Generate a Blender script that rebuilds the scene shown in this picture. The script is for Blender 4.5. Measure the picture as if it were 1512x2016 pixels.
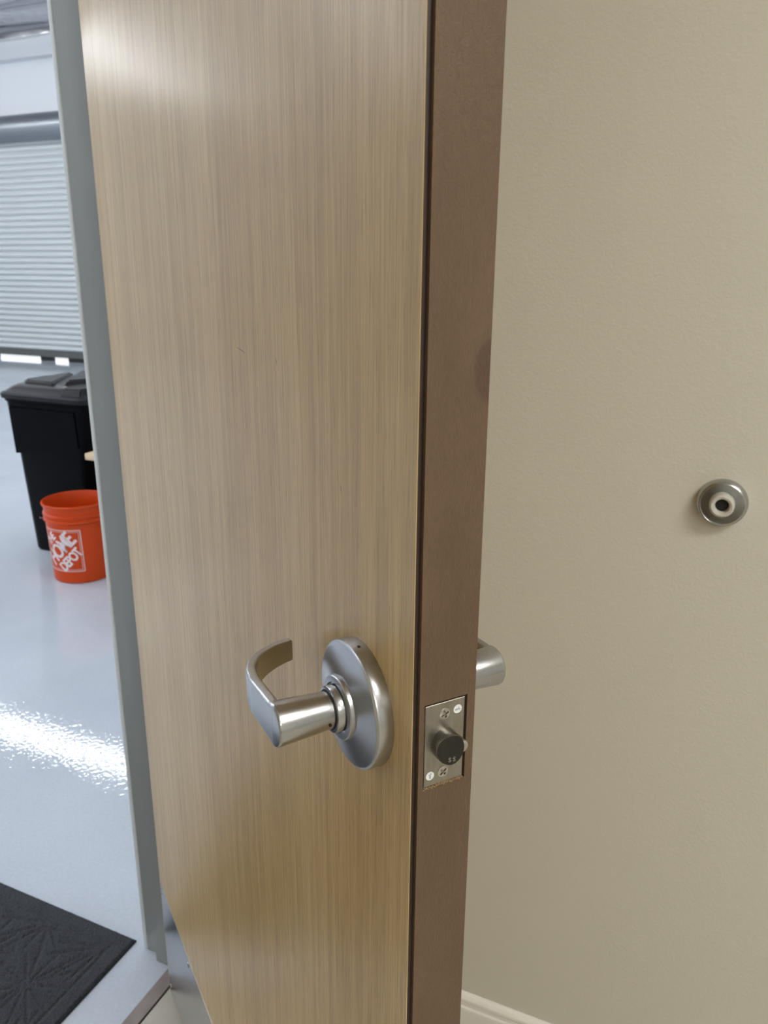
import bpy, bmesh, math, random
from mathutils import Vector, Matrix
random.seed(7)
PI = math.pi
for o in list(bpy.data.objects):
    bpy.data.objects.remove(o)
S = bpy.context.scene
C = S.collection

# ------------------------------------------------------------------ camera
CAM = Vector((-0.98047, -0.85065, 1.37718))
YAW, PITCH, ROLL, FPX = 1.15271, 0.29752, 0.00745, 1553.08
fw = Vector((math.sin(YAW)*math.cos(PITCH), math.cos(YAW)*math.cos(PITCH), -math.sin(PITCH)))
rt = Vector((math.cos(YAW), -math.sin(YAW), 0))
up = rt.cross(fw)
r2 = rt*math.cos(ROLL) + up*math.sin(ROLL)
u2 = -rt*math.sin(ROLL) + up*math.cos(ROLL)
cd = bpy.data.cameras.new('camera')
cam = bpy.data.objects.new('camera', cd)
C.objects.link(cam)
M = Matrix((r2, u2, -fw)).transposed().to_4x4()
M.translation = CAM
cam.matrix_world = M
cd.sensor_fit = 'VERTICAL'
cd.sensor_height = 36.0
cd.lens = FPX/2016*36
cd.clip_start = 0.01
cd.clip_end = 200
cd.dof.use_dof = True
cd.dof.focus_distance = 0.60
cd.dof.aperture_fstop = 15.0
S.camera = cam

# ------------------------------------------------------------------ world, lights' levels, exposure
w = bpy.data.worlds.new('world')
S.world = w
w.use_nodes = True
bg = w.node_tree.nodes['Background']
bg.inputs[0].default_value = (0.86, 0.92, 1.0, 1)
bg.inputs[1].default_value = 2.2
E_WAREHOUSE = 51.0          # emission of the warehouse strip lights
E_ROOM = 26.0               # emission of the room's ceiling panels
S.view_settings.view_transform = 'Standard'
S.view_settings.look = 'None'
S.view_settings.gamma = 1.0
S.view_settings.use_curve_mapping = False
S.view_settings.exposure = 0.0

# ------------------------------------------------------------------ materials
def new_mat(name):
    m = bpy.data.materials.new(name)
    m.use_nodes = True
    return m, m.node_tree, m.node_tree.nodes['Principled BSDF']

def node(nt, t, **kw):
    n = nt.nodes.new(t)
    for k, v in kw.items():
        setattr(n, k, v)
    return n

def coords(nt, scale=(1, 1, 1), rot=(0, 0, 0)):
    tc = node(nt, 'ShaderNodeTexCoord')
    mp = node(nt, 'ShaderNodeMapping')
    mp.inputs['Scale'].default_value = scale
    mp.inputs['Rotation'].default_value = rot
    nt.links.new(tc.outputs['Object'], mp.inputs['Vector'])
    return mp.outputs['Vector']

def noise(nt, vec, scale, detail=2.0, rough=0.5, dist=0.0):
    n = node(nt, 'ShaderNodeTexNoise')
    n.inputs['Scale'].default_value = scale
    n.inputs['Detail'].default_value = detail
    n.inputs['Roughness'].default_value = rough
    n.inputs['Distortion'].default_value = dist
    nt.links.new(vec, n.inputs['Vector'])
    return n.outputs['Fac']

def ramp(nt, fac, stops):
    r = node(nt, 'ShaderNodeValToRGB')
    e = r.color_ramp.elements
    while len(e) < len(stops):
        e.new(0.5)
    for i, (p, c) in enumerate(stops):
        e[i].position = p
        e[i].color = (c[0], c[1], c[2], 1)
    nt.links.new(fac, r.inputs['Fac'])
    return r.outputs['Color']

def mix(nt, a, b, fac, mode='MIX'):
    m = node(nt, 'ShaderNodeMix', data_type='RGBA', blend_type=mode)
    for sock, v in ((m.inputs[0], fac), (m.inputs[6], a), (m.inputs[7], b)):
        if hasattr(v, 'is_output'):
            nt.links.new(v, sock)
        elif isinstance(v, (int, float)):
            sock.default_value = v
        else:
            sock.default_value = (v[0], v[1], v[2], 1)
    return m.outputs[2]

def bump(nt, bsdf, h, strength, dist):
    b = node(nt, 'ShaderNodeBump')
    b.inputs['Strength'].default_value = strength
    b.inputs['Distance'].default_value = dist
    nt.links.new(h, b.inputs['Height'])
    nt.links.new(b.outputs['Normal'], bsdf.inputs['Normal'])

MAT = {}
def plain(name, col, rough=0.5, metal=0.0, bscale=None, bstr=0.1, bdist=0.0005, spec=0.5, var=0.0, vscale=5):
    m, nt, b = new_mat(name)
    b.inputs['Base Color'].default_value = (*col, 1)
    b.inputs['Roughness'].default_value = rough
    b.inputs['Metallic'].default_value = metal
    b.inputs['Specular IOR Level'].default_value = spec
    v = coords(nt)
    if var:
        f = noise(nt, v, vscale, 4)
        c = ramp(nt, f, [(0.3, [x*(1-var) for x in col]), (0.7, [min(1, x*(1+var)) for x in col])])
        nt.links.new(c, b.inputs['Base Color'])
    if bscale:
        bump(nt, b, noise(nt, v, bscale, 3), bstr, bdist)
    MAT[name] = m
    return m

plain('wall_beige', (0.605, 0.580, 0.495), 0.55, bscale=230, bstr=0.55, bdist=0.0007, spec=0.35)
plain('wall_plain', (0.55, 0.55, 0.53), 0.6)
plain('wall_white', (0.80, 0.82, 0.85), 0.5, bscale=60, bstr=0.05)
plain('ceiling_white', (0.80, 0.79, 0.76), 0.85)
plain('trim_white', (0.78, 0.76, 0.70), 0.35)
plain('room_tile', (0.42, 0.39, 0.33), 0.4, var=0.12, vscale=9)
plain('threshold', (0.22, 0.18, 0.165), 0.55, var=0.15, vscale=30)
plain('groove_dark', (0.03, 0.025, 0.02), 0.8)
plain('frame_grey', (0.225, 0.230, 0.220), 0.42, bscale=400, bstr=0.15, bdist=0.0003)
plain('frame_lit_edge', (0.62, 0.64, 0.63), 0.35)  # paler frame colour, holds the warehouse light on the far edge
plain('dark_strip', (0.032, 0.018, 0.012), 0.5)
plain('raw_wood', (0.30, 0.19, 0.09), 0.8, bscale=500, bstr=0.5)
plain('rubber_white', (0.52, 0.50, 0.44), 0.55)
plain('rubber_black', (0.012, 0.012, 0.013), 0.6)
plain('hole_black', (0.006, 0.006, 0.006), 0.6)
plain('sticker', (0.72, 0.74, 0.75), 0.4)
plain('print_grey', (0.28, 0.30, 0.32), 0.6)
plain('bucket_orange', (0.58, 0.055, 0.003), 0.36, bscale=90, bstr=0.04, spec=0.3)
plain('print_white', (0.82, 0.72, 0.72), 0.45)
plain('can_black', (0.0025, 0.003, 0.004), 0.40, bscale=300, bstr=0.1, bdist=0.0003, spec=0.045)
plain('lid_black', (0.012, 0.012, 0.015), 0.36, bscale=300, bstr=0.12, bdist=0.0003, spec=0.22)
plain('pine', (0.72, 0.56, 0.36), 0.5, var=0.08, vscale=30)
plain('slat_grey', (0.60, 0.63, 0.64), 0.38)
plain('hood_grey', (0.30, 0.32, 0.34), 0.30, metal=0.85)
plain('bar_dark', (0.10, 0.105, 0.10), 0.5)
plain('insulation', (0.60, 0.60, 0.63), 0.42, bscale=3.5, bstr=1.0, bdist=0.12)
plain('purlin', (0.30, 0.31, 0.34), 0.45)
plain('concrete', (0.62, 0.60, 0.57), 0.9)
plain('fixture_white', (0.8, 0.8, 0.8), 0.4)
plain('bolt_dark', (0.060, 0.057, 0.052), 0.33, metal=1.0, bscale=500, bstr=0.2, bdist=0.0002)
plain('bolt_flank', (0.22, 0.21, 0.19), 0.30, metal=1.0, bscale=500, bstr=0.2, bdist=0.0002)
plain('stamp', (0.30, 0.29, 0.27), 0.4, metal=0.6)
plain('screw_steel', (0.56, 0.54, 0.50), 0.30, metal=1.0)
plain('bumper_metal', (0.46, 0.46, 0.46), 0.24, metal=1.0)

def brushed(name, col, rough, stretch, scale=1.0, str_=0.12, dist=0.0001, var=0.1):
    m, nt, b = new_mat(name)
    b.inputs['Metallic'].default_value = 1.0
    v = coords(nt, stretch)
    f = noise(nt, v, scale, 4, 0.6)
    c = ramp(nt, f, [(0.3, [x*(1-var) for x in col]), (0.7, [min(1, x*(1+var)) for x in col])])
    nt.links.new(c, b.inputs['Base Color'])
    b.inputs['Roughness'].default_value = rough
    bump(nt, b, f, str_, dist)
    MAT[name] = m
brushed('satin_chrome', (0.46, 0.46, 0.465), 0.26, (120, 900, 900), 1.0, 0.10, 0.0001, 0.05)
brushed('plate_nickel', (0.36, 0.335, 0.29), 0.36, (300, 300, 60), 1.0, 0.12, 0.0001, 0.12)
brushed('kick_steel', (0.40, 0.40, 0.40), 0.20, (2, 4, 400), 1.0, 0.05, 0.0001, 0.03)

def rose_mat():
    # turned metal: fine rings round the spindle axis (object y)
    m, nt, b = new_mat('rose_turned')
    b.inputs['Metallic'].default_value = 1.0
    b.inputs['Base Color'].default_value = (0.47, 0.47, 0.48, 1)
    b.inputs['Roughness'].default_value = 0.27
    tc = node(nt, 'ShaderNodeTexCoord')
    sx = node(nt, 'ShaderNodeSeparateXYZ')
    nt.links.new(tc.outputs['Object'], sx.inputs[0])
    cb = node(nt, 'ShaderNodeCombineXYZ')
    nt.links.new(sx.outputs['X'], cb.inputs['X'])
    nt.links.new(sx.outputs['Z'], cb.inputs['Y'])
    ln = node(nt, 'ShaderNodeVectorMath', operation='LENGTH')
    nt.links.new(cb.outputs[0], ln.inputs[0])
    n = node(nt, 'ShaderNodeTexNoise', noise_dimensions='1D')
    n.inputs['Scale'].default_value = 1800
    n.inputs['Detail'].default_value = 3
    nt.links.new(ln.outputs['Value'], n.inputs['W'])
    bump(nt, b, n.outputs['Fac'], 0.12, 0.0001)
    tg = node(nt, 'ShaderNodeTangent', direction_type='RADIAL', axis='Y')
    b.inputs['Anisotropic'].default_value = 0.55
    nt.links.new(tg.outputs['Tangent'], b.inputs['Tangent'])
    MAT['rose_turned'] = m
rose_mat()

def veneer_mat():
    m, nt, b = new_mat('oak_veneer')
    fine = noise(nt, coords(nt, (520, 520, 9)), 1.0, 3, 0.6)
    med = noise(nt, coords(nt, (95, 95, 1.1)), 1.0, 4, 0.6, 0.4)
    broad = noise(nt, coords(nt, (9, 9, 0.9)), 1.0, 3, 0.5, 0.6)
    pores = noise(nt, coords(nt, (900, 900, 26)), 1.0, 2, 0.5)
    base = ramp(nt, broad, [(0.30, (0.480, 0.316, 0.126)), (0.70, (0.560, 0.390, 0.175))])
    c1 = mix(nt, base, ramp(nt, med, [(0.35, (0.80, 0.79, 0.76)), (0.62, (1.06, 1.06, 1.06))]), 0.7, 'MULTIPLY')
    c2 = mix(nt, c1, ramp(nt, fine, [(0.34, (0.80, 0.78, 0.75)), (0.60, (1.06, 1.06, 1.05))]), 0.8, 'MULTIPLY')
    c3 = mix(nt, c2, ramp(nt, pores, [(0.30, (0.62, 0.58, 0.52)), (0.42, (1, 1, 1))]), 0.75, 'MULTIPLY')
    nt.links.new(c3, b.inputs['Base Color'])
    b.inputs['Roughness'].default_value = 0.42
    b.inputs['Specular IOR Level'].default_value = 0.28
    b.inputs['Coat Weight'].default_value = 0.36
    b.inputs['Coat Roughness'].default_value = 0.23
    bump(nt, b, fine, 0.22, 0.00025)
    MAT['oak_veneer'] = m
veneer_mat()

def edge_mat():
    m, nt, b = new_mat('edge_paint')
    strokes = noise(nt, coords(nt, (150, 320, 110), (0.6, 0, 0)), 1.0, 4, 0.65, 1.5)
    grain = noise(nt, coords(nt), 900, 2)
    blot = noise(nt, coords(nt, (20, 20, 7)), 1.0, 3)
    c = ramp(nt, blot, [(0.3, (0.112, 0.071, 0.041)), (0.7, (0.140, 0.091, 0.054))])
    c = mix(nt, c, ramp(nt, strokes, [(0.3, (0.82, 0.82, 0.82)), (0.7, (1.08, 1.08, 1.08))]), 0.6, 'MULTIPLY')
    # an old darker thumb-sized stain near the far arris
    mp = node(nt, 'ShaderNodeMapping')
    mp.inputs['Location'].default_value = (0, -0.0005/0.012, -1.325/0.019)
    mp.inputs['Scale'].default_value = (0, 1/0.012, 1/0.019)
    tcs = node(nt, 'ShaderNodeTexCoord')
    nt.links.new(tcs.outputs['Object'], mp.inputs['Vector'])
    ln = node(nt, 'ShaderNodeVectorMath', operation='LENGTH')
    nt.links.new(mp.outputs['Vector'], ln.inputs[0])
    st = ramp(nt, ln.outputs['Value'], [(0.80, (0.74, 0.70, 0.78)), (1.0, (1, 1, 1))])
    c = mix(nt, c, st, 1.0, 'MULTIPLY')
    nt.links.new(c, b.inputs['Base Color'])
    b.inputs['Roughness'].default_value = 0.52
    b.inputs['Specular IOR Level'].default_value = 0.28
    h = mix(nt, strokes, grain, 0.4)
    bump(nt, b, h, 0.8, 0.0010)
    MAT['edge_paint'] = m
edge_mat()

def epoxy_mat():
    m, nt, b = new_mat('epoxy_floor')
    f = noise(nt, coords(nt), 1.7, 4)
    fl = noise(nt, coords(nt), 130, 2)
    c = ramp(nt, f, [(0.3, (0.46, 0.50, 0.56)), (0.7, (0.53, 0.57, 0.63))])
    c = mix(nt, c, ramp(nt, fl, [(0.35, (0.93, 0.93, 0.94)), (0.65, (1.03, 1.03, 1.03))]), 0.6, 'MULTIPLY')
    nt.links.new(c, b.inputs['Base Color'])
    b.inputs['Roughness'].default_value = 0.035
    b.inputs['Specular IOR Level'].default_value = 0.5
    h = noise(nt, coords(nt), 85, 1.5, 0.5)
    bump(nt, b, h, 0.30, 0.0009)
    MAT['epoxy_floor'] = m
epoxy_mat()

def carpet_mat():
    m, nt, b = new_mat('mat_carpet')
    f = noise(nt, coords(nt), 420, 3, 0.7)
    g = noise(nt, coords(nt), 22, 3)
    c = ramp(nt, f, [(0.35, (0.012, 0.014, 0.018)), (0.65, (0.050, 0.054, 0.064))])
    c = mix(nt, c, ramp(nt, g, [(0.3, (0.8, 0.8, 0.85)), (0.7, (1.15, 1.15, 1.1))]), 0.7, 'MULTIPLY')
    nt.links.new(c, b.inputs['Base Color'])
    b.inputs['Roughness'].default_value = 0.95
    bump(nt, b, f, 0.8, 0.002)
    MAT['mat_carpet'] = m
carpet_mat()

def emit(name, col, strength):
    m, nt, b = new_mat(name)
    b.inputs['Base Color'].default_value = (0.8, 0.8, 0.8, 1)
    b.inputs['Emission Color'].default_value = (*col, 1)
    b.inputs['Emission Strength'].default_value = strength
    MAT[name] = m
emit('strip_glow', (0.93, 0.97, 1.0), E_WAREHOUSE)
emit('panel_glow', (1.0, 0.985, 0.94), E_ROOM)

# ------------------------------------------------------------------ mesh helpers
def mk(name, bm, mat, parent=None, smooth=None, loc=None):
    me = bpy.data.meshes.new(name)
    bmesh.ops.recalc_face_normals(bm, faces=bm.faces[:])
    bm.to_mesh(me)
    bm.free()
    for mm in (mat if isinstance(mat, (list, tuple)) else [mat]):
        me.materials.append(MAT[mm])
    if smooth is not None:
        for p in me.polygons:
            p.use_smooth = True
        me.set_sharp_from_angle(angle=math.radians(smooth))
    o = bpy.data.objects.new(name, me)
    C.objects.link(o)
    if parent:
        o.parent = parent
    if loc is not None:
        o.location = loc
    return o

def empty(name, loc=(0, 0, 0), rz=0.0):
    o = bpy.data.objects.new(name, None)
    o.empty_display_size = 0.05
    C.objects.link(o)
    o.location = loc
    o.rotation_euler = (0, 0, rz)
    return o

def tag(o, label, cat, kind=None, group=None):
    o['label'] = label
    o['category'] = cat
    if kind:
        o['kind'] = kind
    if group:
        o['group'] = group
    return o

def box(bm, x0, x1, y0, y1, z0, z1, bev=0.0, seg=2, mi=0):
    vs = [bm.verts.new((x, y, z)) for x in (x0, x1) for y in (y0, y1) for z in (z0, z1)]
    q = [(0, 1, 3, 2), (4, 6, 7, 5), (0, 4, 5, 1), (2, 3, 7, 6), (0, 2, 6, 4), (1, 5, 7, 3)]
    fs = [bm.faces.new([vs[i] for i in f]) for f in q]
    for f in fs:
        f.material_index = mi
    if bev:
        ed = list({e for f in fs for e in f.edges})
        bmesh.ops.bevel(bm, geom=ed, offset=bev, segments=seg, affect='EDGES', profile=0.5)
    return fs

def boxo(name, x0, x1, y0, y1, z0, z1, mat, parent=None, bev=0.0, seg=2):
    bm = bmesh.new()
    box(bm, x0, x1, y0, y1, z0, z1, bev, seg)
    return mk(name, bm, mat, parent, 40 if bev else None)

def lathe(bm, prof, n=64, frame=None, close=False, mi=0):
    """prof: (r, h) list; axis = local z of frame (Matrix 4x4)"""
    F = frame or Matrix.Identity(4)
    rings = []
    for r, h in prof:
        if r < 1e-7:
            rings.append([bm.verts.new(F @ Vector((0, 0, h)))])
        else:
            rings.append([bm.verts.new(F @ Vector((r*math.cos(2*PI*i/n), r*math.sin(2*PI*i/n), h))) for i in range(n)])
    pairs = list(zip(rings, rings[1:]))
    if close:
        pairs.append((rings[-1], rings[0]))
    for a, b in pairs:
        for i in range(n):
            j = (i+1) % n
            if len(a) == 1 and len(b) == 1:
                continue
            if len(a) == 1:
                f = bm.faces.new((a[0], b[i], b[j]))
            elif len(b) == 1:
                f = bm.faces.new((a[i], b[0], a[j]))
            else:
                f = bm.faces.new((a[i], b[i], b[j], a[j]))
            f.material_index = mi

def loft(bm, secs, cap=True):
    rs = [[bm.verts.new(p) for p in s] for s in secs]
    n = len(rs[0])
    for a, b in zip(rs, rs[1:]):
        for i in range(n):
            j = (i+1) % n
            bm.faces.new((a[i], a[j], b[j], b[i]))
    if cap:
        bm.faces.new(rs[0])
        bm.faces.new(list(reversed(rs[-1])))

def rrect(hx, hy, r, seg=4):
    pts = []
    for cx, cy, a0 in ((hx-r, hy-r, 0), (-hx+r, hy-r, PI/2), (-hx+r, -hy+r, PI), (hx-r, -hy+r, 1.5*PI)):
        for k in range(seg+1):
            a = a0 + PI/2*k/seg
            pts.append((cx+r*math.cos(a), cy+r*math.sin(a)))
    return pts

def prism(bm, pts, z0, z1, axis='z'):
    """extrude an (a, b) outline between two values of the third axis"""
    def P(a, b, c):
        return {'z': (a, b, c), 'x': (c, a, b), 'y': (a, c, b)}[axis]
    lo = [bm.verts.new(P(a, b, z0)) for a, b in pts]
    hi = [bm.verts.new(P(a, b, z1)) for a, b in pts]
    n = len(pts)
    for i in range(n):
        j = (i+1) % n
        bm.faces.new((lo[i], lo[j], hi[j], hi[i]))
    bm.faces.new(lo)
    bm.faces.new(hi)

# ------------------------------------------------------------------ measures
XW = 0.124                       # beige side wall
TH = 0.91664                     # opening angle of the door
WD, T, HD = 0.914, 0.0445, 2.12  # door leaf
ZL = 1.0956                      # lever height
Y1 = 0.142                       # depth of the door wall
HO = 2.14                        # opening height
ROOM_X0, ROOM_Y0, ROOM_H = -4.2, -4.6, 2.75
WX0, WX1, WY1, WH = -4.2, 8.30, 14.0, 4.45
RB0 = 0.028
OPX0 = -0.900                    # strike-side end of the opening

# ------------------------------------------------------------------ room shell
def struct(name, label, cat, *parts):
    bm = bmesh.new()
    for b in parts[:-1]:
        box(bm, *b)
    return tag(mk(name, bm, parts[-1]), label, cat, 'structure')

struct('floor', 'pale beige vinyl floor of the room on the near side of the doorway', 'floor',
       (ROOM_X0, XW, ROOM_Y0, 0.034, -0.10, 0.0), 'room_tile')
struct('floor_warehouse', 'glossy pale blue grey epoxy floor beyond the doorway', 'floor',
       (WX0, WX1, 0.066, WY1, -0.10, 0.0), 'epoxy_floor')
struct('wall_right', 'beige painted wall with fine orange peel texture behind the door', 'wall',
       (XW, XW+0.14, ROOM_Y0, 0.0, 0, ROOM_H), 'wall_beige')
struct('wall_left', 'plain pale grey wall across the room from the wall bumper', 'wall',
       (ROOM_X0-0.12, ROOM_X0, ROOM_Y0, 0.0, 0, ROOM_H), 'wall_plain')
struct('wall_back', 'plain pale grey wall of the room facing the doorway', 'wall',
       (ROOM_X0-0.12, XW+0.14, ROOM_Y0-0.12, ROOM_Y0, 0, ROOM_H), 'wall_plain')
struct('ceiling', 'white ceiling of the room with flat light panels', 'ceiling',
       (ROOM_X0-0.12, XW+0.14, ROOM_Y0-0.12, 0.0, ROOM_H, ROOM_H+0.1), 'ceiling_white')
struct('wall_front', 'partition wall that holds the grey door frame', 'wall',
       (0.070, XW+0.14, 0.0, Y1-0.004, 0, WH), (ROOM_X0-0.12, OPX0-0.055, 0.0, Y1-0.004, 0, WH),
       (OPX0-0.055, 0.070, 0.0, Y1-0.004, HO+0.055, WH), 'wall_beige')
# threshold strip between the two floors, with a dark joint on the room side
t1 = struct('trim_1', 'narrow brown strip along the doorway where the pale floors meet', 'threshold',
            (OPX0, RB0, 0.0375, 0.066, -0.05, 0.002), 'threshold')
t2 = struct('trim_2', 'thin dark joint beside the brown doorway strip', 'joint',
            (OPX0, RB0, 0.034, 0.0375, -0.05, -0.002), 'groove_dark')

# baseboard: moulded white profile, swept along y
bm = bmesh.new()
pr = [(0, 0), (0.013, 0), (0.013, 0.068), (0.0125, 0.073), (0.010, 0.076), (0.0095, 0.084), (0.0110, 0.087),
      (0.0105, 0.092), (0.007, 0.097), (0.003, 0.100), (0, 0.100)]
rs = [[bm.verts.new((XW-a, y, z)) for a, z in pr] for y in (ROOM_Y0, -0.001)]
for i in range(len(pr)):
    j = (i+1) % len(pr)
    bm.faces.new((rs[0][i], rs[0][j], rs[1][j], rs[1][i]))
bm.faces.new(rs[0]); bm.faces.new(rs[1])
tag(mk('baseboard_right', bm, 'trim_white'), 'moulded white baseboard along the foot of the beige wall', 'baseboard', 'structure')

# warehouse shell
OY0, OY1, OZ = 5.6, 11.2, 3.30
struct('wall_warehouse_far', 'white metal panel wall of the warehouse around the roller shutter', 'wall',
       (WX1, WX1+0.15, Y1, OY0, 0, WH), (WX1, WX1+0.15, OY1, WY1, 0, WH), (WX1, WX1+0.15, OY0, OY1, OZ, WH), 'wall_white')
struct('wall_warehouse_end', 'white end wall of the warehouse', 'wall',
       (WX0-0.15, WX1+0.15, WY1, WY1+0.15, 0, WH), 'wall_white')
struct('wall_warehouse_side', 'white wall of the warehouse opposite the roller shutter', 'wall',
       (WX0-0.15, WX0, Y1, WY1, 0, WH), 'wall_white')
struct('wall_warehouse_near', 'white partition on the warehouse side beyond the beige room', 'wall',
       (XW+0.14, WX1+0.15, 0.02, Y1-0.004, 0, WH), 'wall_white')
# roof insulation: sagging quilt between purlins
bm = bmesh.new()
nx, ny = 90, 70
g = {}
for i in range(nx+1):
    for j in range(ny+1):
        x = WX0-0.15 + (WX1+0.3-WX0)*i/nx
        y = Y1 + (WY1+0.15-Y1)*j/ny
        z = WH + 0.10 - 0.07*abs(math.sin(PI*(x-0.35)/0.78))**0.7 + 0.018*math.sin(3.1*y+2.2*x) + random.uniform(-.012, .012)
        g[i, j] = bm.verts.new((x, y, z))
for i in range(nx):
    for j in range(ny):
        bm.faces.new((g[i, j], g[i+1, j], g[i+1, j+1], g[i, j+1]))
co = mk('ceiling_warehouse', bm, 'insulation', None, 60)
tag(co, 'wrinkled silvery insulation lining under the warehouse roof', 'ceiling', 'structure')
k = 0
x = 0.35
while x < WX1-0.1:
    bm = bmesh.new()
    box(bm, -0.03, 0.03, Y1, WY1, WH+0.02, WH+0.08)
    o = mk('purlin', bm, 'purlin', co, None, (x, 0, 0))
    x += 0.78
# eave beam on the shutter wall
struct('trim_3', 'pale steel eave beam along the top of the warehouse wall', 'beam',
       (WX1-0.16, WX1, Y1, WY1, 4.14, 4.36), 'wall_white')
struct('ground', 'pale concrete ground outside the roller shutter', 'ground',
       (WX1, WX1+30, -20, 40, -0.30, -0.02), 'concrete')

# ------------------------------------------------------------------ door frame (double rabbet hollow metal)
fr = empty('door_frame', (0, 0, 0))
tag(fr, 'grey painted metal door frame around the open doorway', 'door frame', 'structure')
RB, ST = 0.029, 0.013           # rabbet face and stop face of the hinge jamb
FE_Y = 0.138                     # far end of the frame profile
def jamb_outline(s, x0):
    # outline in (x, y), opening towards -x for the hinge side; s mirrors for the strike side
    pts = [(0.075, -0.012), (RB, -0.012), (RB, 0.052), (ST, 0.052), (ST, 0.102), (RB, 0.102), (RB, FE_Y), (0.075, FE_Y)]
    return [(x0+s*a, b) for a, b in pts]
def jamb(name, s, x0):
    bm = bmesh.new()
    pts = jamb_outline(s, x0)
    prism(bm, pts, 0.0, HO+0.05)
    ve = [e for e in bm.edges if abs(e.verts[0].co.z-e.verts[1].co.z) > 1]
    bmesh.ops.bevel(bm, geom=ve, offset=0.0022, segments=3, affect='EDGES', profile=0.5)
    return mk(name, bm, 'frame_grey', fr, 30)
jamb('jamb', 1, 0.0)
jamb('jamb', -1, OPX0+RB)
for (a, b) in ((RB+0.0005, 0.075), (OPX0-0.075+RB, OPX0-0.0005)):
    boxo('lit_edge_strip', a, b, FE_Y+0.0002, FE_Y+0.0105, 0.0, HO+0.05, 'frame_lit_edge', fr, 0.003, 3)  # pale strip paints the light caught by the frame's far corner
bm = bmesh.new()
pts = [(-0.012, HO+0.052), (-0.012, HO), (0.052, HO), (0.052, HO-0.016), (0.102, HO-0.016), (0.102, HO), (FE_Y, HO), (FE_Y, HO+0.052)]
prism(bm, pts, OPX0+0.001, RB-0.001, 'x')
mk('head', bm, 'frame_grey', fr)

# ------------------------------------------------------------------ the door (local x = from hinge, local -y = push side)
door = empty('door_1', (0, 0, 0), TH+PI)
tag(door, 'oak veneered door standing half open with a dark brown latch edge', 'door', 'structure')
ZB = 0.012
EB = 0.0012                      # thickness of the edge band
STRIP = 0.0042                   # dark line between veneer and edge band
MW, MZ, MD = 0.01515, 0.0300, 0.0022   # mortise for the latch plate
PCY = -(0.02155)                 # centre of plate across the thickness
bm = bmesh.new()
box(bm, 0.0, WD-EB-0.0016, -T+0.0005, -0.0005, ZB, HD)
mk('door_core', bm, 'dark_strip', door)
bm = bmesh.new()
box(bm, 0.0, WD-0.0016, -T, -T+0.0005, ZB, HD)
mk('face_veneer', bm, 'oak_veneer', door)
bm = bmesh.new()
box(bm, 0.0, WD-0.0016, -0.0005, 0.0, ZB, HD)
mk('face_veneer', bm, 'oak_veneer', door)
# edge band: four pieces round the latch mortise, one mesh
bm = bmesh.new()
ya, yb = -T+STRIP, 0.0002
x0, x1 = WD-EB-0.0016-MD, WD
for (y0, y1, z0, z1) in ((ya, yb, ZB, ZL-MZ), (ya, yb, ZL+MZ, HD), (ya, PCY-MW, ZL-MZ, ZL+MZ), (PCY+MW+0.0008, yb, ZL-MZ, ZL+MZ)):
    vs = [bm.verts.new((x, y, z)) for x in (WD-EB-0.0016, x1) for y in (y0, y1) for z in (z0, z1)]
    for f in [(0, 1, 3, 2), (4, 6, 7, 5), (0, 4, 5, 1), (2, 3, 7, 6), (0, 2, 6, 4), (1, 5, 7, 3)]:
        bm.faces.new([vs[i] for i in f])
mk('edge_band', bm, 'edge_paint', door)
# splintered raw wood at the plate's foot; mortise coloured dark to deepen the gaps
boxo('mortise', WD-EB-0.0018, WD-0.0016, PCY-MW, PCY+MW+0.0008, ZL-MZ, ZL+MZ, 'dark_strip', door)
bm = bmesh.new()
for i in range(26):
    y = PCY-MW+2*MW*(i+0.5)/26
    hgt = random.uniform(0.0002, 0.0013)
    box(bm, WD-0.0020, WD-0.0002+random.uniform(-.0003, .0004), y-0.0005, y+0.0005, ZL-MZ-0.0004, ZL-MZ+hgt)
mk('splinters', bm, 'raw_wood', door)['kind'] = 'stuff'

# fine scratches in the veneer
for (ua, za, ub, zb, wd) in ((0.7003, 1.3137, 0.705, 1.3073, 0.0004), (0.8126, 1.2428, 0.8164, 1.234, 0.0004), (0.6059, 1.3137, 0.6382, 1.309, 0.0003)):
    bm = bmesh.new()
    d = Vector((ub-ua, 0, zb-za)).normalized()
    nrm = Vector((-d.z, 0, d.x))
    pm = Vector(((ua+ub)/2, -T-0.00006, (za+zb)/2)) + nrm*0.0006
    a_, b_ = Vector((ua, -T-0.00006, za)), Vector((ub, -T-0.00006, zb))
    v1, v2, v3, v4 = (bm.verts.new(q) for q in (a_, pm+nrm*wd, b_, pm-nrm*wd))
    bm.faces.new((v1, v2, v3, v4))
    mk('scratch', bm, 'dark_strip', door)

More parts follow.
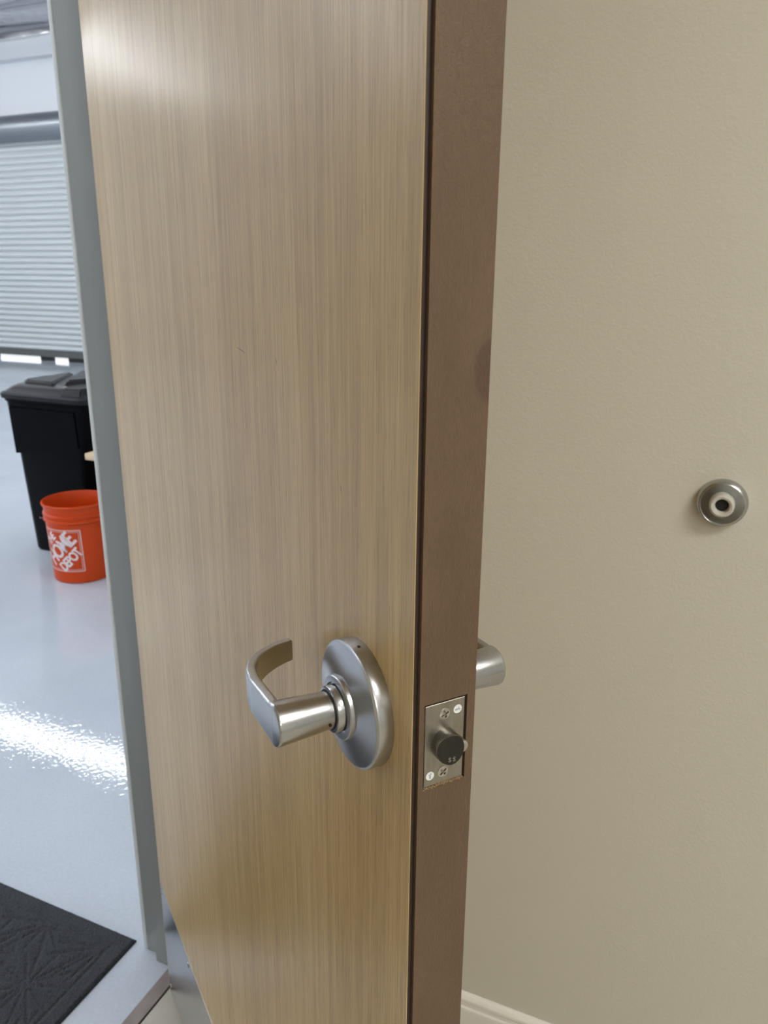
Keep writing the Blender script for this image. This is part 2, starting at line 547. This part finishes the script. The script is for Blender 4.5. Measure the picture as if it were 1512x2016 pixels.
# kick plate on the push side
kp = boxo('kick_plate', 0.006, WD-0.026, -T-0.0006, -T, 0.020, 0.272, 'kick_steel', door)
def screw_cross(bm, F, R, dome, w):
    """Phillips head: cross outline recess in a domed disc; F maps local z outward"""
    a = R*0.68
    cross = [(a, -w), (a, w), (w, w), (w, a), (-w, a), (-w, w), (-a, w), (-a, -w), (-w, -w), (-w, -a), (w, -a), (w, -w)]
    inner = [bm.verts.new(F @ Vector((x, y, dome))) for x, y in cross]
    low = [bm.verts.new(F @ Vector((x*0.8, y*0.8, dome-R*0.35))) for x, y in cross]
    outer = [bm.verts.new(F @ Vector((R*math.cos(math.atan2(y, x)), R*math.sin(math.atan2(y, x)), dome*0.6))) for x, y in cross]
    foot = [bm.verts.new(F @ Vector((R*math.cos(math.atan2(y, x)), R*math.sin(math.atan2(y, x)), -0.0006))) for x, y in cross]
    for i in range(12):
        j = (i+1) % 12
        bm.faces.new((inner[i], outer[i], outer[j], inner[j]))
        bm.faces.new((outer[i], foot[i], foot[j], outer[j]))
        f = bm.faces.new((inner[j], low[j], low[i], inner[i])); f.material_index = 1
    f = bm.faces.new(low); f.material_index = 1
FP = Matrix.Rotation(PI/2, 4, 'X')                       # local z -> -y (push side)
bm = bmesh.new()
screw_cross(bm, FP, 0.0042, 0.0011, 0.0007)
sc = mk('screw', bm, ['screw_steel', 'hole_black'], kp)
first = True
for u in (0.018, 0.20, 0.38, 0.56, 0.74, 0.872):
    for z in (0.258, 0.034):
        o = sc if first else sc.copy()
        if not first:
            C.objects.link(o)
        first = False
        o.location = (u, -T-0.0006, z)

# hinges on the pull side
for z in (0.22, 1.06, 1.90):
    bm = bmesh.new()
    box(bm, -0.002, 0.0, -0.034, 0.0, z-0.057, z+0.057)
    for kz in range(5):
        lathe(bm, [(0, z-0.057+kz*0.0228), (0.0058, z-0.057+kz*0.0228), (0.0058, z-0.0346+kz*0.0228), (0, z-0.0346+kz*0.0228)], 16,
              Matrix.Translation((-0.001, 0.006, 0)))
    mk('hinge', bm, 'satin_chrome', door, 40)

# lever trim, built for both sides
UC = 0.8465                      # spindle axis from hinge
def lever(side):
    # side -1: push (local -y), +1: pull
    base = -T if side < 0 else 0.0
    def P(u, n, z):
        return Vector((u-UC, side*n, z))
    F = Matrix(((1, 0, 0, 0), (0, 0, side, 0), (0, -side, 0, 0), (0, 0, 0, 1)))   # lathe z -> outward
    org = (UC, base, ZL+0.001)
    bm = bmesh.new()
    # shaft
    lathe(bm, [(0, 0.018), (0.0112, 0.018), (0.0120, 0.0205), (0.0126, 0.0230), (0.0129, 0.0300), (0.0138, 0.045), (0.0150, 0.0636),
               (0.0148, 0.0648), (0.0141, 0.0656), (0.0128, 0.06595), (0, 0.06595)], 72, F)
    # grip: rounded strip from the shaft, curling back towards the door
    st = []
    for i in range(7):
        u = UC + 0.002 - (UC+0.002-0.803)*i/6
        st.append((u, 0.0660, u, 0.0582))
    A, B, cn = 0.0535, 0.060, 0.005
    for i in range(1, 21):
        t = math.radians(80)*i/20
        ou, on = 0.803-A*math.sin(t), cn+B*math.cos(t)
        th = 0.0078 - 0.0026*i/20
        nu, nn = math.sin(t)/A, math.cos(t)/B
        L = math.hypot(nu, nn)
        st.append((ou, on, ou+nu/L*th*1.0, on-nn/L*th))
    secs = []
    N = len(st)
    for i, (ou, on, iu, inn) in enumerate(st):
        s = i/(N-1)
        h = 0.0140 - 0.0054*s**1.1
        cu, cn2 = (ou+iu)/2, (on+inn)/2
        du, dn = (ou-iu)/2, (on-inn)/2
        L = math.hypot(du, dn)
        secs.append([P(cu+du/L*a, cn2+dn/L*a, b) for a, b in rrect(L, h, 0.0024-0.0014*s, 5)])
    # rounded tip
    s = secs[-1]
    cen = sum(s, Vector())/len(s)
    dirv = (sum(secs[-1], Vector())-sum(secs[-2], Vector())).normalized()
    secs.append([cen+(q-cen)*0.93+dirv*0.0005 for q in s])
    loft(bm, secs)
    # fillet between the shaft and the inside of the grip
    R = 0.017
    ux = UC-0.0115
    fil = [(ux+0.004, 0.0595)] + [(ux-R+R*math.sin(a), 0.0586-R+R*math.cos(a)) for a in [PI/2*k/8 for k in range(9)]] + [(ux+0.004, 0.0586-R)]
    for hh, sg in ((0.0078, 0),):
        lo = [bm.verts.new(P(a, b, -hh)) for a, b in fil]
        hi = [bm.verts.new(P(a, b, hh)) for a, b in fil]
        for i in range(len(fil)):
            j = (i+1) % len(fil)
            bm.faces.new((lo[i], lo[j], hi[j], hi[i]))
        bm.faces.new(lo); bm.faces.new(hi)
    h = mk('lever_handle', bm, 'satin_chrome', door, 32, org)
    # rose: rim, shallow cone, hub ring
    bm = bmesh.new()
    RR = 0.0444
    lathe(bm, [(0, 0.0), (RR, 0.0), (RR, 0.0095), (RR-0.0004, 0.0106), (RR-0.0014, 0.0114), (RR-0.003, 0.0118), (0.0222, 0.0166),
               (0.0220, 0.0190), (0.0214, 0.0198), (0.0175, 0.0202), (0.0172, 0.0185), (0.0, 0.0185)], 96, F)
    mk('rose', bm, 'rose_turned', h, 28)
    # small pin hole on the rim
    bm = bmesh.new()
    lathe(bm, [(0, 0), (0.0011, 0), (0.0011, 0.0004), (0, 0.0004)], 16,
          Matrix.Rotation(0.12, 4, 'Y') @ Matrix.Translation((0, side*0.0055, RR-0.0002)))
    mk('pin_hole', bm, 'hole_black', h)
    # ring of the spindle collar and the dark joint behind it
    bm = bmesh.new()
    lathe(bm, [(0.0, 0.0185), (0.0160, 0.0185), (0.0160, 0.0245), (0.0156, 0.0252), (0.0148, 0.0256), (0.0122, 0.0256), (0, 0.0250)], 72, F)
    mk('collar', bm, 'satin_chrome', h, 30)
    bm = bmesh.new()
    lathe(bm, [(0.0128, 0.0256), (0.0138, 0.0256), (0.0138, 0.0260), (0.0128, 0.0260)], 48, F, True)
    mk('joint_ring', bm, 'hole_black', h, 30)
    bm = bmesh.new()
    lathe(bm, [(0, 0), (0.0011, 0), (0.0011, 0.0003), (0, 0.0003)], 16,
          Matrix.Rotation(math.radians(106), 4, 'Y') @ Matrix.Translation((0, side*0.0300, 0.01325)))
    mk('set_screw', bm, 'hole_black', h)
    return h
lever(-1)
lever(1)

# latch plate with screws, bolt, plunger, stickers
FE = Matrix(((0, 0, 1, 0), (1, 0, 0, 0), (0, 1, 0, 0), (0, 0, 0, 1)))     # local (y, z) -> x outward
lp_org = (WD-0.0004, PCY, ZL)
bm = bmesh.new()
box(bm, -0.0012, 0.0, -0.0143, 0.0143, -0.028575, 0.028575, 0.00025, 1)
lp = mk('latch_plate', bm, 'plate_nickel', door, None, lp_org)
for (y, z, a) in ((-0.0004, 0.0205, 0.35), (-0.0004, -0.0208, 0.7)):
    bm = bmesh.new()
    screw_cross(bm, FE @ Matrix.Rotation(a, 4, 'Z'), 0.0039, 0.0005, 0.0007)
    mk('screw', bm, ['screw_steel', 'hole_black'], lp, None, (0.0, y, z))
for (y, z, a) in ((0.0092, 0.0212, 0.2), (-0.0098, -0.0212, 1.6)):
    bm = bmesh.new()
    lathe(bm, [(0, 0), (0.0030, 0), (0.0030, 0.00008), (0, 0.00008)], 28, FE)
    s_ = mk('sticker', bm, 'sticker', lp, None, (0.0, y, z))
    bm = bmesh.new()
    for (cx, cy, wx, wy) in ((-0.0008, 0.0003, 0.0012, 0.00025), (-0.0008, -0.0003, 0.0012, 0.00025), (0.0009, 0, 0.00025, 0.0012), (0.0014, -0.0005, 0.0007, 0.00025)):
        Fm = FE @ Matrix.Rotation(a, 4, 'Z')
        q = [bm.verts.new(Fm @ Vector((cx+sx*wx, cy+sy*wy, 0.00012))) for sx, sy in ((-1, -1), (1, -1), (1, 1), (-1, 1))]
        bm.faces.new(q)
    mk('sticker_print', bm, 'print_grey', lp, None, (0.0, y, z))
# bolt: round section, slanted and rounded lead face on the push side (local -y)
bm = bmesh.new()
RBOLT, RZB, n = 0.0092, 0.0105, 48
def bh(y):
    t = min(1, max(0, (y+RBOLT)/(1.3*RBOLT)))
    return 0.0062 + 0.0036*math.sin(t*PI/2)**0.9
rings = []
for rr in (0, 0.2, 0.4, 0.6, 0.78, 0.9, 0.97):
    rings.append([bm.verts.new((bh(rr*RBOLT*math.cos(2*PI*i/n)), rr*RBOLT*math.cos(2*PI*i/n), rr*RZB*math.sin(2*PI*i/n))) for i in range(n)] if rr else
                 [bm.verts.new((bh(0), 0, 0))])
rings.append([bm.verts.new((bh(RBOLT*math.cos(2*PI*i/n))-0.0005, RBOLT*math.cos(2*PI*i/n), RZB*math.sin(2*PI*i/n))) for i in range(n)])
rings.append([bm.verts.new((-0.001, RBOLT*math.cos(2*PI*i/n), RZB*math.sin(2*PI*i/n))) for i in range(n)])
for a, b in zip(rings, rings[1:]):
    for i in range(n):
        j = (i+1) % n
        f = bm.faces.new((a[0], b[i], b[j]) if len(a) == 1 else (a[i], b[i], b[j], a[j]))
        f.material_index = 1 if a in rings[-3:] else 0
mk('latch_bolt', bm, ['bolt_dark', 'bolt_flank'], lp, 35, (0, -0.0005, 0.0))
bm = bmesh.new()
lathe(bm, [(0, 0.0090), (0.0030, 0.0090), (0.0038, 0.0085), (0.0041, 0.0076), (0.0041, -0.001)], 28, FE)
mk('plunger', bm, 'screw_steel', lp, 40, (0, 0.0084, -0.0008))

# ------------------------------------------------------------------ text helper
def text_mesh(body, size, offset=0.0, shear=0.0, spacing=1.0):
    cu = bpy.data.curves.new('t', 'FONT')
    cu.body = body
    cu.size = size
    cu.offset = offset
    cu.shear = shear
    cu.space_character = spacing
    cu.align_x = 'CENTER'
    cu.align_y = 'CENTER'
    cu.resolution_u = 3
    o = bpy.data.objects.new('t', cu)
    C.objects.link(o)
    bpy.context.view_layer.update()
    dg = bpy.context.evaluated_depsgraph_get()
    me = bpy.data.meshes.new_from_object(o.evaluated_get(dg))
    bpy.data.objects.remove(o)
    bpy.data.curves.remove(cu)
    return me

# letters stamped on the lead face of the bolt
me = text_mesh('S S', 0.0048, 0.00012)
bm = bmesh.new(); bm.from_mesh(me)
for v in bm.verts:
    y = v.co.x*0.85 + 0.0003
    z = v.co.y*0.9 - 0.0066
    v.co = Vector((bh(y)+0.00012, y, z))
mk('stamp', bm, 'stamp', lp, None, (0, -0.0005, 0))

# ------------------------------------------------------------------ wall bumper
wb = empty('wall_bumper', (XW, -0.8525, 1.0856))
tag(wb, 'round satin metal wall bumper with a pale rubber ring on the beige wall', 'door stop')
FB = Matrix(((0, 0, -1, 0), (1, 0, 0, 0), (0, -1, 0, 0), (0, 0, 0, 1)))     # lathe z -> -x (out of the wall)
bm = bmesh.new()
lathe(bm, [(0.0, 0.0), (0.0318, 0.0), (0.0322, 0.004), (0.0316, 0.0095), (0.0296, 0.0138), (0.0272, 0.0152), (0.0258, 0.0146), (0.0235, 0.0112),
           (0.019, 0.0085), (0.010, 0.0075), (0, 0.0075)], 72, FB)
mk('cup', bm, 'bumper_metal', wb, 35)
bm = bmesh.new()
lathe(bm, [(0.0156, 0.0070), (0.0159, 0.012), (0.0156, 0.0215), (0.0144, 0.0245), (0.0125, 0.0255), (0.0100, 0.0245), (0.0086, 0.0215), (0.0080, 0.0120), (0.0, 0.0115)], 56, FB)
mk('rubber_ring', bm, 'rubber_white', wb, 40)
bm = bmesh.new()
lathe(bm, [(0.0079, 0.0116), (0.0078, 0.0165), (0.0060, 0.0172), (0.0, 0.0165)], 40, FB)
mk('screw_cap', bm, 'hole_black', wb, 40)

# ------------------------------------------------------------------ room ceiling panels
def ceiling_panel(x, y, label):
    r = empty('ceiling_light', (x, y, ROOM_H))
    tag(r, label, 'ceiling light', None, 'light panels on the room ceiling')
    bm = bmesh.new()
    for b in ((-0.30, 0.30, -0.60, -0.58), (-0.30, 0.30, 0.58, 0.60), (-0.30, -0.28, -0.58, 0.58), (0.28, 0.30, -0.58, 0.58)):
        box(bm, b[0], b[1], b[2], b[3], -0.03, 0.0)
    mk('frame', bm, 'fixture_white', r)
    bm = bmesh.new()
    box(bm, -0.28, 0.28, -0.58, 0.58, -0.02, -0.012)
    mk('diffuser', bm, 'panel_glow', r)
ceiling_panel(-1.05, -2.35, 'flat white light panel on the ceiling beside the beige wall')
ceiling_panel(-3.1, -3.0, 'flat white light panel on the ceiling beside the pale grey wall')

# ------------------------------------------------------------------ warehouse strip lights
def strip_light(x, y, label):
    r = empty('strip_light', (x, y, 4.12))
    tag(r, label, 'strip light', None, 'strip lights under the warehouse roof')
    bm = bmesh.new()
    box(bm, -0.07, 0.07, -1.245, 1.245, 0.02, 0.10)
    mk('housing', bm, 'fixture_white', r)
    bm = bmesh.new()
    box(bm, -0.036, 0.036, -1.24, 1.24, -0.01, 0.02)
    mk('tube_lens', bm, 'strip_glow', r)
    for s in (-0.9, 0.9):
        bm = bmesh.new()
        lathe(bm, [(0.003, 0.10), (0.003, 0.42)], 8, Matrix.Translation((0, s, 0)))
        mk('hanger', bm, 'purlin', r)
for x, lab in ((-3.0, 'white strip light in an unseen roof row added to light the door frame'),  # extra row put in to throw light on the hinge jamb
               (1.0, 'white strip light in the middle row under the warehouse roof'),
               (5.0, 'white strip light in the roof row nearest the roller shutter')):
    for y in (1.7, 4.2, 6.7, 9.2, 11.7):
        strip_light(x, y, lab)

# ------------------------------------------------------------------ roller shutter
SX = 8.218
sh = empty('roller_shutter', (SX, (OY0+OY1)/2, 0))
tag(sh, 'light grey slatted roller shutter closed in the far warehouse wall', 'roller shutter')
PITCH_S, Z0S, NS = 0.0855, 0.150, 35
L2 = (OY1-OY0)/2+0.02
prof = []
for kk in range(9):
    a = kk/8
    prof.append((-0.034*math.sin(PI*a)**0.8, 0.074*a))
prof += [(0.002, 0.080), (0.004, PITCH_S)]
bm = bmesh.new()
fr_ = [[bm.verts.new((dx, y, dz)) for dx, dz in prof] for y in (-L2, L2)]
bk_ = [[bm.verts.new((0.012, y, dz)) for dz in (0.0, PITCH_S)] for y in (-L2, L2)]
for i in range(len(prof)-1):
    bm.faces.new((fr_[0][i], fr_[0][i+1], fr_[1][i+1], fr_[1][i]))
bm.faces.new((bk_[0][0], bk_[0][1], bk_[1][1], bk_[1][0]))
slat_me = None
for i in range(NS):
    if i == 0:
        o = mk('slat', bm, 'slat_grey', sh, 50, (0, 0, Z0S))
        slat = o
    else:
        o = slat.copy(); C.objects.link(o); o.location = (0, 0, Z0S+i*PITCH_S)
boxo('bottom_bar', -0.03, 0.02, -L2, L2, 0.058, Z0S, 'bar_dark', sh)
yy = -L2
for (a, b) in ((-2.78, 0.12), (0.43, 0.69), (1.60, 2.78)):
    boxo('seal_block', -0.02, 0.02, a, b, 0.0, 0.058, 'rubber_black', sh)
# coil hood
bm = bmesh.new()
hp = [(0.08, 3.44), (-0.10, 3.44), (-0.17, 3.42), (-0.215, 3.37), (-0.235, 3.30), (-0.235, 3.22), (-0.21, 3.14), (-0.17, 3.10), (-0.15, 3.09), (-0.15, 3.105), (0.0, 3.11), (0.08, 3.11)]
rs = [[bm.verts.new((a, y, b)) for a, b in hp] for y in (-L2-0.1, L2+0.1)]
for i in range(len(hp)):
    j = (i+1) % len(hp)
    bm.faces.new((rs[0][i], rs[0][j], rs[1][j], rs[1][i]))
bm.faces.new(rs[0]); bm.faces.new(rs[1])
mk('hood', bm, 'hood_grey', sh, 40)
for s in (-1, 1):
    boxo('guide_rail', -0.045, 0.08, s*L2-0.04, s*L2+0.04, 0.0, 3.10, 'slat_grey', sh, 0.004)

# ------------------------------------------------------------------ trash can
tc_ = empty('trash_can', (2.015, 2.125, 0), 0.0)
tag(tc_, 'tall black plastic trash can with ridged lid behind the orange bucket', 'trash can')
def rsec(hx, hy, r, z, seg=6):
    return [(a, b, z) for a, b in rrect(hx, hy, r, seg)]
bm = bmesh.new()
loft(bm, [rsec(0.238, 0.202, 0.05, 0.0), rsec(0.246, 0.210, 0.055, 0.012), rsec(0.258, 0.238, 0.06, 0.50), rsec(0.262, 0.244, 0.06, 0.515),
          rsec(0.273, 0.266, 0.06, 0.757), rsec(0.280, 0.272, 0.062, 0.764), rsec(0.282, 0.274, 0.062, 0.790)])
mk('body', bm, 'can_black', tc_, 40)
# proud panel on the front with a slanting foot
bm = bmesh.new()
fp = [(-0.195, 0.735), (-0.195, 0.565), (0.02, 0.535), (0.215, 0.505), (0.215, 0.735)]
fx = lambda z: -0.262-0.010*(z-0.515)/0.22
rs = [[bm.verts.new((fx(z)-d, y, z)) for y, z in fp] for d in (-0.004, 0.008)]
for i in range(len(fp)):
    j = (i+1) % len(fp)
    bm.faces.new((rs[0][i], rs[0][j], rs[1][j], rs[1][i]))
bm.faces.new(rs[0]); bm.faces.new(rs[1])
mk('front_panel', bm, 'can_black', tc_)
bm = bmesh.new()
loft(bm, [rsec(0.284, 0.276, 0.066, 0.752), rsec(0.294, 0.284, 0.07, 0.756), rsec(0.296, 0.286, 0.07, 0.776), rsec(0.288, 0.278, 0.066, 0.784),
          rsec(0.276, 0.266, 0.06, 0.787), rsec(0.252, 0.246, 0.06, 0.806), rsec(0.236, 0.222, 0.06, 0.817), rsec(0.15, 0.13, 0.05, 0.824)])
lid = mk('lid', bm, 'lid_black', tc_, 35, (0, 0, 0.022))
# raised ridges fanning from the front of the lid
for (pts, h0, h1, sc_) in (
        ([(-0.246, -0.060), (-0.236, 0.16), (-0.19, 0.215), (0.18, 0.215), (0.03, 0.12)], 0.790, 0.838, 0.80),
        ([(-0.225, -0.085), (0.05, 0.100), (0.20, 0.195), (0.225, -0.20), (0.00, -0.20)], 0.795, 0.846, 0.84),
        ([(-0.288, -0.120), (-0.23, -0.105), (-0.03, -0.215), (-0.05, -0.252), (-0.275, -0.245)], 0.772, 0.822, 0.80)):
    bm = bmesh.new()
    cx = sum(p[0] for p in pts)/len(pts); cy = sum(p[1] for p in pts)/len(pts)
    loft(bm, [[(a, b, h0) for a, b in pts], [(cx+(a-cx)*sc_, cy+(b-cy)*sc_, h1) for a, b in pts]])
    bmesh.ops.bevel(bm, geom=bm.edges[:], offset=0.007, segments=2, affect='EDGES')
    mk('lid_ridge', bm, 'lid_black', lid, 30)
for s in (-1, 1):
    bm = bmesh.new()
    F = Matrix.Translation((0.235, s*0.175, 0.085)) @ Matrix.Rotation(PI/2, 4, 'X')
    lathe(bm, [(0, -0.02), (0.07, -0.02), (0.085, -0.012), (0.085, 0.012), (0.07, 0.02), (0, 0.02)], 32, F)
    mk('wheel', bm, 'rubber_black', tc_, 40)

# ------------------------------------------------------------------ orange bucket
BK = (1.615, 1.845, 0)
bk = empty('bucket', BK)
tag(bk, 'open orange plastic bucket with a white printed logo on the glossy floor', 'bucket')
R0, R1, HB = 0.130, 0.1475, 0.368
def rad(z):
    return R0 + (R1-0.004-R0)*z/HB
prof = [(0, 0.0), (R0-0.006, 0.0), (R0, 0.006), (rad(0.282), 0.282), (rad(0.283)+0.006, 0.286), (rad(0.29)+0.008, 0.289), (rad(0.295)+0.008, 0.297),
        (rad(0.30)+0.002, 0.301), (rad(0.31)+0.002, 0.309), (rad(0.311)+0.007, 0.312), (rad(0.32)+0.007, 0.320), (rad(0.322)+0.001, 0.324),
        (rad(0.35)+0.001, 0.352), (rad(0.353)+0.006, 0.355), (R1+0.004, 0.364), (R1+0.002, HB), (R1-0.003, HB), (R1-0.006, 0.362), (rad(0.3)-0.003, 0.30),
        (R0-0.004, 0.006), (0, 0.005)]
bm = bmesh.new()
lathe(bm, prof, 80)
mk('body', bm, 'bucket_orange', bk, 35)
# printed logo: square outline with slanted lettering, wrapped on the side
A0 = math.radians(186)           # azimuth of the logo centre on the bucket
ZC = 0.160
def wrap(bm_, lift=0.0005):
    for v in bm_.verts:
        s, t = v.co.x, v.co.y
        z = ZC+t
        r = rad(z)+lift
        a = A0 + s/r
        v.co = Vector((r*math.cos(a), r*math.sin(a), z))
def flat_strip(bm_, x0, y0, x1, y1, wid, n=24):
    d = Vector((x1-x0, y1-y0)).normalized(); nn = Vector((-d.y, d.x))*wid/2
    a = []
    for i in range(n+1):
        p = Vector((x0+(x1-x0)*i/n, y0+(y1-y0)*i/n))
        a.append((bm_.verts.new((p.x+nn.x, p.y+nn.y, 0)), bm_.verts.new((p.x-nn.x, p.y-nn.y, 0))))
    for p, q in zip(a, a[1:]):
        bm_.faces.new((p[0], p[1], q[1], q[0]))
HS = 0.098
bm = bmesh.new()
for q in ((-HS, -HS, HS, -HS), (-HS, HS, HS, HS), (-HS, -HS, -HS, HS), (HS, -HS, HS, HS)):
    flat_strip(bm, *q, 0.0032)
H2 = HS-0.008
for q in ((-H2, -H2, H2, -H2), (-H2, H2, H2, H2), (-H2, -H2, -H2, H2), (H2, -H2, H2, H2)):
    flat_strip(bm, *q, 0.0016)
wrap(bm)
mk('logo_frame', bm, 'print_white', bk)
def logo_text(body, size, px, py, off, sp=0.9, sx=1.0):
    me = text_mesh(body, size, off, 0.0, sp)
    b = bmesh.new(); b.from_mesh(me)
    bmesh.ops.triangulate(b, faces=b.faces[:])
    bmesh.ops.subdivide_edges(b, edges=[e for e in b.edges if e.calc_length() > 0.012], cuts=2)
    ca, sa = math.cos(PI/4), math.sin(PI/4)
    for v in b.verts:
        x_, y_ = v.co.x*sx, v.co.y
        v.co = Vector((px+ca*x_-sa*y_, py+sa*x_+ca*y_, 0))
    wrap(b, 0.0007)
    mk('logo_lettering', b, 'print_white', bk)
logo_text('THE', 0.054, -0.052, 0.050, 0.0020, 0.85, 0.72)
logo_text('HOME', 0.098, -0.004, 0.006, 0.0024, 0.84, 0.72)
logo_text('DEPOT', 0.062, 0.042, -0.042, 0.0024, 0.82, 0.74)
# wire bail lying on the far side with its grip
bm = bmesh.new()
secs = []
for i in range(33):
    a = PI*i/32
    c_ = Vector((0.160*math.cos(a), 0.157*math.sin(a)*0.96, 0.300-0.06*math.sin(a)))
    tn = Vector((-math.sin(a), math.cos(a), 0)); rn = Vector((math.cos(a), math.sin(a), 0)); 
    secs.append([c_ + rn*0.0022*math.cos(b)+Vector((0, 0, 1))*0.0022*math.sin(b) for b in [2*PI*q/8 for q in range(8)]])
loft(bm, secs)
o = mk('bail', bm, 'screw_steel', bk, 50)
o.rotation_euler = (0, 0, math.radians(-38))

# ------------------------------------------------------------------ low pine bench (only its corner shows)
be = empty('bench', (0, 0, 0))
tag(be, 'low pine bench with its board end just beside the black trash can', 'bench')
BX0, BX1, BY0, BY1, BZ = 1.682, 1.96, 0.60, 1.835, 0.567
def bench_board(x0, x1):
    bm = bmesh.new()
    box(bm, x0, x1, BY0, BY1, BZ-0.032, BZ, 0.006, 2)
    return mk('board', bm, 'pine', be, 40)
bench_board(BX0, BX0+0.11)
bench_board(BX0+0.116, BX1)
for yy in (BY0+0.12, BY1-0.26):
    bm = bmesh.new(); box(bm, BX0+0.02, BX1-0.02, yy, yy+0.035, 0.0, BZ-0.032); mk('leg', bm, 'pine', be)
bm = bmesh.new(); box(bm, BX0+0.10, BX0+0.13, BY0+0.155, BY1-0.26, 0.22, 0.30); mk('stretcher', bm, 'pine', be)

# ------------------------------------------------------------------ entrance mat
MX0, MX1, MY0, MY1 = -0.88, 0.0347, 0.172, 1.05
mt = empty('floor_mat', (MX0, MY0, 0))
tag(mt, 'dark charcoal entrance mat with embossed starburst lines on the glossy floor', 'mat')
boxo('backing', 0, MX1-MX0, 0, MY1-MY0, 0.0, 0.003, 'rubber_black', mt)
segs = []
random.seed(3)
lx, ly = MX1-MX0, MY1-MY0
sp = 0.155
cx = lx-0.045
ci = 0
while cx > -0.05:
    cy = 0.045 + (sp/2 if ci % 2 else 0.0)
    while cy < ly+0.05:
        for kk in range(14):
            a = 2*PI*kk/14 + random.uniform(-.12, .12)
            r0, r1_ = random.uniform(0.008, 0.03), random.uniform(0.07, 0.115)
            segs.append((cx+r0*math.cos(a), cy+r0*math.sin(a), cx+r1_*math.cos(a), cy+r1_*math.sin(a)))
        cy += sp
    cx -= sp*0.87
    ci += 1
import numpy as np
step = 0.004
gx, gy = int(lx/step), int(ly/step)
X, Y = np.meshgrid(np.linspace(0.001, lx-0.001, gx), np.linspace(0.001, ly-0.001, gy), indexing='ij')
inside = np.minimum(np.minimum(X, lx-X), np.minimum(Y, ly-Y))
D = np.full(X.shape, 9.0)
for (ax, ay, bx_, by_) in segs:
    i0, i1 = max(0, int((min(ax, bx_)-.012)/step)), min(gx, int((max(ax, bx_)+.012)/step)+2)
    j0, j1 = max(0, int((min(ay, by_)-.012)/step)), min(gy, int((max(ay, by_)+.012)/step)+2)
    if i1 <= i0 or j1 <= j0:
        continue
    xs, ys = X[i0:i1, j0:j1], Y[i0:i1, j0:j1]
    dx, dy = bx_-ax, by_-ay
    tt = np.clip(((xs-ax)*dx+(ys-ay)*dy)/(dx*dx+dy*dy), 0, 1)
    dd = np.hypot(xs-ax-tt*dx, ys-ay-tt*dy)
    D[i0:i1, j0:j1] = np.minimum(D[i0:i1, j0:j1], dd)
D[inside < 0.036] = 9
gro = np.maximum(np.exp(-(D/0.0035)**2), np.exp(-((inside-0.036)/0.004)**2))
rng = np.random.default_rng(1)
Z = 0.0095 - 0.0036*gro + rng.normal(0, 0.00045, X.shape)
Z -= 0.006*np.exp(-(inside/0.003)**2)
idx = np.arange(gx*gy).reshape(gx, gy)
faces = np.stack([idx[:-1, :-1], idx[1:, :-1], idx[1:, 1:], idx[:-1, 1:]], -1).reshape(-1, 4)
me = bpy.data.meshes.new('pile')
me.from_pydata(np.stack([X, Y, Z], -1).reshape(-1, 3).tolist(), [], faces.tolist())
me.materials.append(MAT['mat_carpet'])
po = bpy.data.objects.new('pile', me)
C.objects.link(po)
po.parent = mt
